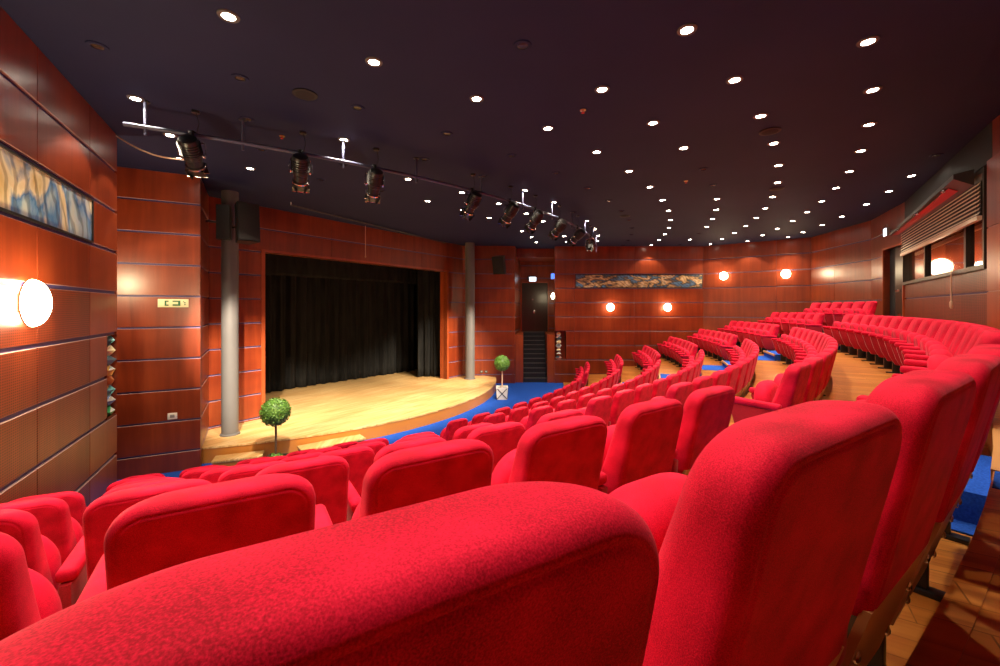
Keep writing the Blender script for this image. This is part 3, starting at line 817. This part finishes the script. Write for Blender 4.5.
# ------------------------------------------------------------------ paintings
def painting(P, s0, s1, z0, z1, mat, label, name='painting'):
    c = P((s0+s1)/2, 0, (z0+z1)/2)
    t = thing(name, label, 'painting', c)
    c = Vector(c)
    def Q(s, d, z): return Vector(P(s, d, z))-c
    def bx(m, a, b, d0, d1, e, f, mt):
        v = [Q(a,d0,e),Q(b,d0,e),Q(b,d1,e),Q(a,d1,e),Q(a,d0,f),Q(b,d0,f),Q(b,d1,f),Q(a,d1,f)]
        m.add(v, [(0,3,2,1),(4,5,6,7),(0,1,5,4),(1,2,6,5),(2,3,7,6),(3,0,4,7)], mt)
    m = MB(); bx(m, s0+.01, s1-.01, -.09, -.012, z0+.012, z1-.012, mat); m.build('canvas', t)
    m = MB(); w = .022
    bx(m, s0+.001, s1-.001, -.1, .004, z0+.001, z0+w, 'black_metal'); bx(m, s0+.001, s1-.001, -.1, .004, z1-w, z1-.001, 'black_metal')
    bx(m, s0+.001, s0+w, -.1, .004, z0+w, z1-w, 'black_metal'); bx(m, s1-w, s1-.001, -.1, .004, z0+w, z1-w, 'black_metal'); m.build('frame', t)
painting(P_left, *ART_L, 'art_left', 'long abstract painting in blue, cream and ochre set into left wall')
painting(P_far, *ART_F, 'art_far', 'long abstract painting in blue and sand set into the far wall')

# ------------------------------------------------------------------ faceted sculptures standing in the wall niches
def niche_back(P, s0, s1, z0, z1, name):
    m = MB()
    v = [P(s0, -.30, z0), P(s1, -.30, z0), P(s1, -.30, z1), P(s0, -.30, z1)]
    m.face(v, 'mahogany')
    m.face([P(s0, 0, z0), P(s1, 0, z0), P(s1, -.30, z0), P(s0, -.30, z0)], 'board_edge_lit'); m.face([P(s0, 0, z1), P(s0, -.30, z1), P(s1, -.30, z1), P(s1, 0, z1)], 'mahogany')
    m.face([P(s0, 0, z0), P(s0, -.30, z0), P(s0, -.30, z1), P(s0, 0, z1)], 'mahogany'); m.face([P(s1, 0, z0), P(s1, 0, z1), P(s1, -.30, z1), P(s1, -.30, z0)], 'mahogany')
    struct(m.build(name))
def sculpture(base, height, cols, label, r, seed):
    t = thing('sculpture', label, 'sculpture', base)
    rnd = random.Random(seed); n = len(cols); h = height/n
    for k, c in enumerate(cols):
        m = MB(); a0 = rnd.uniform(0, 2); tw = rnd.uniform(.5, .9)
        r0, r1, r2 = r*rnd.uniform(.45, .6), r*rnd.uniform(.9, 1.05), r*rnd.uniform(.45, .6)
        rings = []
        for rad, zz, aa in ((r0, 0.001, a0), (r1, h*rnd.uniform(.4, .6), a0+tw), (r2, h-.001, a0+2*tw)):
            rings.append([(rad*math.cos(aa+2*PI*i/4), rad*math.sin(aa+2*PI*i/4), k*h+zz) for i in range(4)])
        cc = [c, cols[(k+2) % n], c, 'facet_white']
        for q in range(2):
            for i in range(4):
                j = (i+1) % 4; m.face([rings[q][i], rings[q][j], rings[q+1][j], rings[q+1][i]], cc[i] if q else c)
        m.face(rings[0][::-1], c); m.face(rings[2], c)
        m.build('facet_block', t)
bp = Vector(P_left(LEN_L-.13, -.10, -1.56))
sculpture((bp.x, bp.y, -1.56), 1.16, ['facet_green', 'facet_blue', 'facet_teal', 'facet_rust', 'facet_gold', 'facet_slate', 'facet_cream', 'facet_teal'], 'colourful zigzag faceted sculpture in the corner niche of left wall', .125, 3)
m = MB()
v0_, v1_ = NICHE_L[0], LEN_L
for a in (('mahogany',),):
    m.face([P_left(v0_, 0, -1.56), P_left(v0_, -.24, -1.56), P_left(v0_, -.24, -.39), P_left(v0_, 0, -.39)], 'mahogany')
    m.face([P_left(v0_, 0, -1.56), P_left(LEN_L, 0, -1.56), P_left(LEN_L, -.24, -1.56), P_left(v0_, -.24, -1.56)], 'mahogany')
    m.face([P_left(v0_, 0, -.39), P_left(v0_, -.24, -.39), P_left(LEN_L, -.24, -.39), P_left(LEN_L, 0, -.39)], 'mahogany')
    m.face([P_left(v0_, -.24, -1.56), P_left(LEN_L, -.24, -1.56), P_left(LEN_L, -.24, -.39), P_left(v0_, -.24, -.39)], 'mahogany')
struct(m.build('wall_left_niche'))
niche_back(P_far, 0, .46, -2.155, -.965, 'wall_far_niche')
sculpture((2.29+.16, 17.5+.08, -2.155), 1.15, ['facet_pink', 'facet_rust', 'facet_slate', 'facet_white', 'facet_cream', 'facet_slate', 'facet_white'], 'grey and pink faceted sculpture in the dark niche of far wall', .14, 9)

# ------------------------------------------------------------------ loudspeakers
def loudspeaker(c, rz, tilt, w, d, h, label, br=.14):
    t = thing('loudspeaker', label, 'loudspeaker', c, rz, 'black loudspeakers')
    m = MB(); M = Matrix.Rotation(tilt, 4, 'X')
    v = [(-w/2, -d/2, -h/2), (w/2, -d/2, -h/2), (w*.33, d/2, -h/2), (-w*.33, d/2, -h/2)]
    V = [M @ Vector(p) for p in v]+[M @ Vector((p[0], p[1], h/2)) for p in v]
    m.add(V, [(0,3,2,1),(4,5,6,7),(0,1,5,4),(1,2,6,5),(2,3,7,6),(3,0,4,7)], 'black_metal'); m.build('cabinet', t)
    m = MB(); m.bbox(-w/2+.015, w/2-.015, -d/2-.018, -d/2-.001, -h/2+.02, h/2-.02, 'speaker_cloth', .006, 2, M); m.build('grille', t)
    m = MB(); m.tube([M @ Vector((0, d/2, 0)), (0, d/2+br, 0)], .02, 'black_metal', 8); m.build('bracket', t)
loudspeaker((-5.30, 8.75, 1.76), R(51), R(-4), .42, .34, .80, 'black loudspeaker hung high beside the left stage column', .55)
loudspeaker((-5.83, 8.85, 1.80), R(117), 0, .26, .24, .72, 'narrow black loudspeaker in the dark gap behind the left panelled wall', .19)
loudspeaker((.0, 17.0, 1.75), R(-22), R(14), .50, .38, .72, 'black loudspeaker tilted down on the right panelled wall by the stage', .17)

# ------------------------------------------------------------------ stairs and doors
mb = MB(); N_ST = 11
for k in range(N_ST):
    z1 = HALL+(k+1)*(2.0/N_ST); y0 = 17.62+k*.205; xs = .012*k
    mb.prism([(.98+xs, y0), (1.97+xs, y0), (1.97+xs+.1, 19.98), (.98+xs, 19.98)], HALL-.05, z1, 'stair_black')
    mb.prism([(.98+xs, y0-.012), (1.97+xs, y0-.012), (1.97+xs, y0+.03), (.98+xs, y0+.03)], z1-.015, z1+.004, 'column_grey')
struct(mb.build('floor_stairs'))
mb = MB()
mb.prism([(.62, 17.6), (.97, 17.6), (1.10, 19.98), (.75, 19.98)], HALL-.05, -1.12, 'mahogany_bright')
mb.prism([(1.98, 17.56), (2.30, 17.56), (2.62, 19.98), (2.12, 19.98)], HALL-.05, -1.12, 'mahogany_bright')
struct(mb.build('wall_stair_cheeks'))
d1 = MB(); d1.box(1.03, 2.28, 20.03, 20.08, -1.125, 1.195, 'door_black')
d1.box(1.10, 1.62, 20.02, 20.03, -1.0, 1.1, 'door_black'); d1.box(1.68, 2.21, 20.02, 20.03, -1.0, 1.1, 'door_black')
D1 = struct(d1.build('door_1'))
m = MB(); m.lathe([(.035, 0), (.035, .03), (.02, .05)], 'chrome', 14, Matrix.Translation((1.56, 20.02, .40)) @ Matrix.Rotation(R(90), 4, 'X')); m.build('peephole_plate', D1)
m = MB(); m.bbox(1.55, 1.69, 19.96, 19.99, -.2, -.17, 'chrome', .005); m.bbox(1.60, 1.65, 19.96, 20.02, -.26, -.1, 'chrome', .005); m.build('door_handle', D1)
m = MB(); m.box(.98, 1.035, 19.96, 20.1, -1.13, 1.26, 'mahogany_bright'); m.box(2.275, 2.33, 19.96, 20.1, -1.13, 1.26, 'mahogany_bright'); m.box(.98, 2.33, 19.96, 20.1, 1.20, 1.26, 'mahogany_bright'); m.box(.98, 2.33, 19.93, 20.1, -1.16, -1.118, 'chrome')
struct(m.build('trim_2'))
def exit_sign(c, rz, w, h, label, mat, pict):
    t = thing('exit_sign', label, 'sign', c, rz, 'illuminated exit signs')
    m = MB(); m.bbox(-w/2, w/2, 0, .06, -h/2, h/2, 'grey_plastic', .008); m.build('housing', t)
    m = MB(); m.box(-w/2+.012, w/2-.012, -.004, .002, -h/2+.012, h/2-.012, mat); m.build('lit_face', t)
    m = MB(); m.tube([(-w*.3, .03, h/2), (-w*.3, .03, h/2+.10)], .006, 'grey_plastic', 6); m.tube([(w*.3, .03, h/2), (w*.3, .03, h/2+.10)], .006, 'grey_plastic', 6); m.build('hanger', t)
exit_sign((1.54, 19.80, 1.36), 0, .34, .22, 'small white lit exit sign above the dark door over the stairs', 'exit_glow', True)
exit_sign((2.38, 18.75, 1.42), R(-50), .30, .26, 'small blue lit sign on the right side of the stair recess', 'exit_glow_blue', True)
(px, py), _ = ray_hit(891, BK[1], BK[2])
nb = Vector((BK[2][1]-BK[1][1], -(BK[2][0]-BK[1][0]))).normalized()
exit_sign((px+nb.x*.12, py+nb.y*.12, (308-232)*py/F), math.atan2(nb.y, nb.x)+PI/2, .24, .22, 'small white lit exit sign above the dark door by the booth window', 'exit_glow', True)
# door in the back wall
m = MB()
def bx(m, P, a, b, d0, d1, e, f, mt):
    v = [P(a,d0,e),P(b,d0,e),P(b,d1,e),P(a,d1,e),P(a,d0,f),P(b,d0,f),P(b,d1,f),P(a,d1,f)]
    m.add(v, [(0,3,2,1),(4,5,6,7),(0,1,5,4),(1,2,6,5),(2,3,7,6),(3,0,4,7)], mt)
bx(m, P_back2, DOOR2[0], DOOR2[1], -.16, -.12, -.76, 1.56, 'black_paint')
D2 = struct(m.build('door_2'))
mid = DOOR2[0]+(DOOR2[1]-DOOR2[0])*.50
m = MB(); bx(m, P_back2, mid-.1, DOOR2[1]-.02, -.12, -.07, -.74, 1.54, 'door_black'); m.build('door_leaf', D2)
m = MB(); bx(m, P_back2, mid+.05, mid+.32, -.04, -.02, .42, .45, 'chrome'); bx(m, P_back2, mid+.26, mid+.30, -.07, -.02, .40, .48, 'chrome'); m.build('door_handle', D2)
m = MB(); bx(m, P_back2, mid+.15, mid+.35, -.07, -.04, -.24, -.14, 'chrome'); m.build('lock_plate', D2)
m = MB()
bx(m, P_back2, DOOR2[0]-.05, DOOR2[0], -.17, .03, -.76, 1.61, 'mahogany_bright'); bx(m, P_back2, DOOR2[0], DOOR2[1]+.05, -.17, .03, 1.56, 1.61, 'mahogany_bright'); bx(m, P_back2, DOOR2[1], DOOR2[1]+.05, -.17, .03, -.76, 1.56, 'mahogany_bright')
struct(m.build('trim_3'))

# ------------------------------------------------------------------ booth window, shutter
m = MB(); a, b, z0, z1 = WIN
w = .07
bx(m, P_back3, a, b, -.12, .05, z0, z0+w, 'window_frame'); bx(m, P_back3, a, b, -.12, .05, z1-w, z1, 'window_frame')
bx(m, P_back3, a, a+w, -.12, .05, z0+w, z1-w, 'window_frame'); bx(m, P_back3, b-w, b, -.12, .05, z0+w, z1-w, 'window_frame')
WN = struct(m.build('window_1'))
for f in (.33, .80):
    s = a+(b-a)*f
    m = MB(); bx(m, P_back3, s-.05, s+.05, -.11, -.01, z0+w, 1.36, 'window_frame'); m.build('mullion', WN)
m = MB(); bx(m, P_back3, a+w, b-w, -.062, -.056, z0+w, z1-w, 'glass'); m.build('pane', WN)
m = MB()
q = [P_back3(a-.02, -.17, 0), P_back3(b+.02, -.17, 0), P_back3(b+.02, -1.1, 0), P_back3(a-.02, -1.1, 0)]
for i in range(1, 4):
    p, r_ = q[i], q[(i+1) % 4]
    m.face([(p[0], p[1], -.2), (r_[0], r_[1], -.2), (r_[0], r_[1], 2.4), (p[0], p[1], 2.4)], 'mahogany')
m.face([(p[0], p[1], -.2) for p in q], 'black_paint'); m.face([(p[0], p[1], 2.4) for p in q], 'black_paint')
struct(m.build('wall_booth'))
pb = P_back3(a-.005, -.60, .94)
nb3 = Vector((BK[3][1]-BK[2][1], -(BK[3][0]-BK[2][0]))).normalized()
sconce(pb, dv, 'added booth lamp standing in for a sconce reflected in the window', 14, .2)  # lamp added inside the booth in place of a reflection on the pane
m = MB()
for k in range(8):
    z = 1.74-k*.059
    v = [P_back3(a+w, .085, z), P_back3(b-w, .085, z), P_back3(b-w, .066, z+.034), P_back3(a+w, .066, z+.034), P_back3(a+w, .089, z+.002), P_back3(b-w, .089, z+.002), P_back3(b-w, .070, z+.036), P_back3(a+w, .070, z+.036)]
    m.add(v, [(0,1,2,3),(7,6,5,4),(0,4,5,1),(1,5,6,2),(2,6,7,3),(3,7,4,0)], 'slat')
c = Vector(P_back3((a+b)/2, .06, 1.3))
bt = thing('window_blind', 'gold slatted blind half lowered over the booth window', 'blind', (0, 0, 0))
m.build('slats', bt)
m = MB(); bx(m, P_back3, a+w, b-w, .045, .10, 1.25, 1.31, 'slat')
bx(m, P_back3, a+w, b-w, .051, .058, 1.31, 1.80, 'black_paint'); m.build('bottom_rail', bt)
m = MB()
for s in (a+w+.1, b-w-.1): m.tube([P_back3(s, .075, 1.3), P_back3(s, .075, 1.80)], .004, 'shutter_grey', 6)
m.build('ladder_cord', bt)
# shutter housing above the window
m = MB()
def prof(e): return [(.056, 1.80), (.27, 1.78+.15*e), (.27, 1.83+.17*e), (.056, 1.98+.06*e)]
sE = LB3*.915
pa, pb_ = prof(0), prof(1)
for i in range(4):
    (d0_, e0), (d1_, e1) = pa[i], pa[(i+1) % 4]; (d2_, e2), (d3_, e3) = pb_[i], pb_[(i+1) % 4]
    m.face([P_back3(-.05, d0_, e0), P_back3(sE, d2_, e2), P_back3(sE, d3_, e3), P_back3(-.05, d1_, e1)], 'shutter_grey')
m.face([P_back3(-.05, d, e) for d, e in pa], 'shutter_grey'); m.face([P_back3(sE, d, e) for d, e in pb_][::-1], 'shutter_grey')
sh = thing('shutter_housing', 'dark grey shutter box with red panel over the booth window', 'shutter', (0, 0, 0))
m.build('casing', sh)
m = MB()
def Pq(s, f, off):
    e = s/sE; p, q = prof(e)[0], prof(e)[1]
    return P_back3(s, p[0]+(q[0]-p[0])*f, p[1]+(q[1]-p[1])*f-off)
sA, sB = .02, sE-.45
v = [Pq(sA, .30, .010), Pq(sB, .30, .010), Pq(sB, .78, .010), Pq(sA, .78, .010), Pq(sA, .30, .001), Pq(sB, .30, .001), Pq(sB, .78, .001), Pq(sA, .78, .001)]
m.add(v, [(0,1,2,3),(7,6,5,4),(0,4,5,1),(1,5,6,2),(2,6,7,3),(3,7,4,0)], 'red_paint'); m.build('red_panel', sh)
for s in (.8, 2.6, 4.3):
    m = MB(); m.lathe([(.03, .0), (.03, -.03), (.02, -.04)], 'chrome', 14, Matrix.Translation(Pq(s, .9, .0))); m.build('fitting', sh)
# cable hanging from the sill
ps = Vector(P_back3(ray_hit(956, BK[2], BK[3])[1], .06, .62))
m = MB(); m.tube([ps+Vector((.0, 0, .06)), ps+Vector((-.03, -.03, 0)), ps+Vector((-.03, -.03, -.3)), ps+Vector((-.045, -.05, -.52))], .009, 'rope', 8)
hc = thing('hanging_cable', 'pale cable with a plug hanging from the booth window sill', 'cable', (0, 0, 0)); m.build('cord', hc)
m = MB(); m.lathe([(.012, .06), (.024, .04), (.024, -.04), (.012, -.07)], 'rope', 12, Matrix.Translation(ps+Vector((-.047, -.052, -.56)))); m.build('plug', hc)

# ------------------------------------------------------------------ signs and sockets on the left stage panel
_dl = Vector((PL1[0]-PL0[0], PL1[1]-PL0[1])).normalized(); _nl = Vector((_dl.y, -_dl.x))
def on_panel(u, v, off=.0):
    (x, y), _ = ray_hit(u, PL0, PL1); return (x+_nl.x*off, y+_nl.y*off, (308-v)*y/F)
c = on_panel(173.5, 303.2)
sg = thing('exit_sign', 'pale green emergency exit sign on the left panelled wall by the stage', 'sign', c, math.atan2(_dl.y, _dl.x))
m = MB(); m.bbox(-.235, .235, -.02, 0, -.078, .078, 'sign_pale', .005); m.build('plate', sg)
m = MB()
def rc(x0, x1, z0, z1): m.box(x0, x1, -.026, -.019, z0, z1, 'sign_green')
rc(-.13, -.105, -.05, .05); rc(-.105, -.07, .025, .05); rc(-.105, -.07, -.05, -.025)
rc(.075, .11, -.05, .05); rc(-.01, .075, .025, .05); rc(-.01, .075, -.05, -.02)
rc(.17, .19, .0, .02); rc(.17, .19, -.035, -.015); rc(.15, .17, .02, .035)
m.build('pictogram', sg)
c = on_panel(172.5, 416)
so = thing('wall_socket', 'small white wall socket low on the left panelled wall', 'socket', c, math.atan2(_dl.y, _dl.x))
m = MB(); m.bbox(-.075, .075, -.014, 0, -.06, .06, 'white_plastic', .005); m.build('plate', so)
m = MB(); m.bbox(-.035, .035, -.018, -.013, -.028, .028, 'grey_plastic', .003); m.build('outlet', so)
for dx in (0, .27):
    c = ((480+dx*20-500)/F*17.33, 17.33, -2.45)
x0 = (482-500)/F*17.36
for k, (u, lab) in enumerate(((481.5, 'small dark floor box plate on the right stage wall, left one of two'), (486, 'small dark plate on the right stage wall, right one of two'))):
    (x, y), _ = ray_hit(u, RP0, RP1)
    t = thing('wall_socket', lab.replace('floor box ', ''), 'socket', (x, y, -2.63), math.atan2(RP1[1]-RP0[1], RP1[0]-RP0[0]), 'dark sockets on the right stage wall')
    m = MB(); m.bbox(-.06, .06, -.014, 0, -.05, .05, 'shutter_grey', .005); m.build('plate', t)
    m = MB(); m.bbox(-.03, .03, -.018, -.013, -.025, .025, 'grey_plastic', .003); m.build('outlet', t)

# ------------------------------------------------------------------ clipped trees in pots
def topiary(x, y, label, zb, r, stem, seed, tuft, hp):
    t = thing('potted_topiary', label, 'plant', (x, y, HALL), 0)
    m = MB()
    V = [(-.17, -.17, 0), (.17, -.17, 0), (.17, .17, 0), (-.17, .17, 0), (-.20, -.20, hp), (.20, -.20, hp), (.20, .20, hp), (-.20, .20, hp), (-.165, -.165, hp), (.165, -.165, hp), (.165, .165, hp), (-.165, .165, hp), (-.16, -.16, hp-.05), (.16, -.16, hp-.05), (.16, .16, hp-.05), (-.16, .16, hp-.05)]
    Fs = [(0,3,2,1)]+[(i, (i+1) % 4, 4+(i+1) % 4, 4+i) for i in range(4)]+[(4+i, 4+(i+1) % 4, 8+(i+1) % 4, 8+i) for i in range(4)]+[(8+i, 8+(i+1) % 4, 12+(i+1) % 4, 12+i) for i in range(4)]+[(12, 13, 14, 15)]
    m.add(V, Fs[:-1], 'pot_white' if hp > .3 else 'soil'); m.add(V, Fs[-1:], 'soil'); pot = m.build('pot', t)
    m = MB()
    for a in range(4):
        Q = Matrix.Rotation(a*PI/2, 4, 'Z')
        for p, q in (((-.16, -.178, hp*.08), (.16, -.202, hp*.9)), ((.16, -.178, hp*.08), (-.16, -.202, hp*.9))):
            m.tube([Q @ Vector(p), Q @ Vector(q)], .014, 'black_metal', 6)
    m.build('cross_straps', pot)
    m = MB(); m.tube([(0, 0, hp-.05), (.008, .004, (hp+zb-HALL)/2), (0, 0, zb-HALL-r*.6)], .022, stem, 8); m.build('stem', t)
    rnd = random.Random(seed); m = MB()
    bm = bmesh.new(); bmesh.ops.create_icosphere(bm, subdivisions=3, radius=r*.93)
    for v in bm.verts: v.co *= 1+rnd.uniform(-.03, .03)
    m.add([v.co+Vector((0, 0, zb-HALL)) for v in bm.verts], [tuple(v.index for v in f.verts) for f in bm.faces], 'leaf_green', True); bm.free()
    def leaf(c, n, s):
        a = n.orthogonal().normalized(); a.rotate(Matrix.Rotation(rnd.uniform(0, 6.28), 3, n)); b = n.cross(a)
        tip = (a+n*rnd.uniform(-.2, .9)).normalized()
        m.face([c-b*s*.45+tip*s*.5, c, c+b*s*.45+tip*s*.5, c+tip*s*1.25], 'leaf_green')
    for _ in range(1500):
        n = Vector((rnd.gauss(0, 1), rnd.gauss(0, 1), rnd.gauss(0, 1))).normalized()
        leaf(n*r*rnd.uniform(.90, 1.0)+Vector((0, 0, zb-HALL)), n, .035)
    m.build('foliage', t)
    if tuft:
        m = MB()
        for _ in range(320):
            n = Vector((rnd.gauss(0, 1), rnd.gauss(0, 1), abs(rnd.gauss(0, .8)))).normalized()
            leaf(Vector((n.x*.13, n.y*.13, n.z*.10+hp-.05)), n, .04)
        m.build('underplanting', t)
topiary(-4.50, 8.42, 'ball topiary on thin brown stem before the left stage front', -2.08, .275, 'stem_brown', 1, True, .14)
topiary(.07, 14.45, 'ball topiary in white crossed pot at the right end of the stage', -1.90, .27, 'rope', 2, False, .42)

# ------------------------------------------------------------------ camera and view
cam = bpy.data.cameras.new('camera'); co = bpy.data.objects.new('camera', cam); COL.objects.link(co)
co.location = (0, 0, 0); co.rotation_euler = (R(90), 0, 0)
cam.sensor_width = 36; cam.lens = 36*F/1000; cam.shift_y = -(333-V0)/1000; cam.clip_start = .03
S.camera = co
w = bpy.data.worlds.new('world'); S.world = w; w.use_nodes = True
w.node_tree.nodes['Background'].inputs[0].default_value = (.02, .02, .03, 1)
w.node_tree.nodes['Background'].inputs[1].default_value = .1
S.view_settings.view_transform = 'Standard'; S.view_settings.look = 'None'; S.view_settings.gamma = 1; S.view_settings.use_curve_mapping = False
S.view_settings.exposure = 0.25
S.cycles.use_denoising = True
S.cycles.max_bounces = 8; S.cycles.diffuse_bounces = 5
S.cycles.sample_clamp_indirect = 6
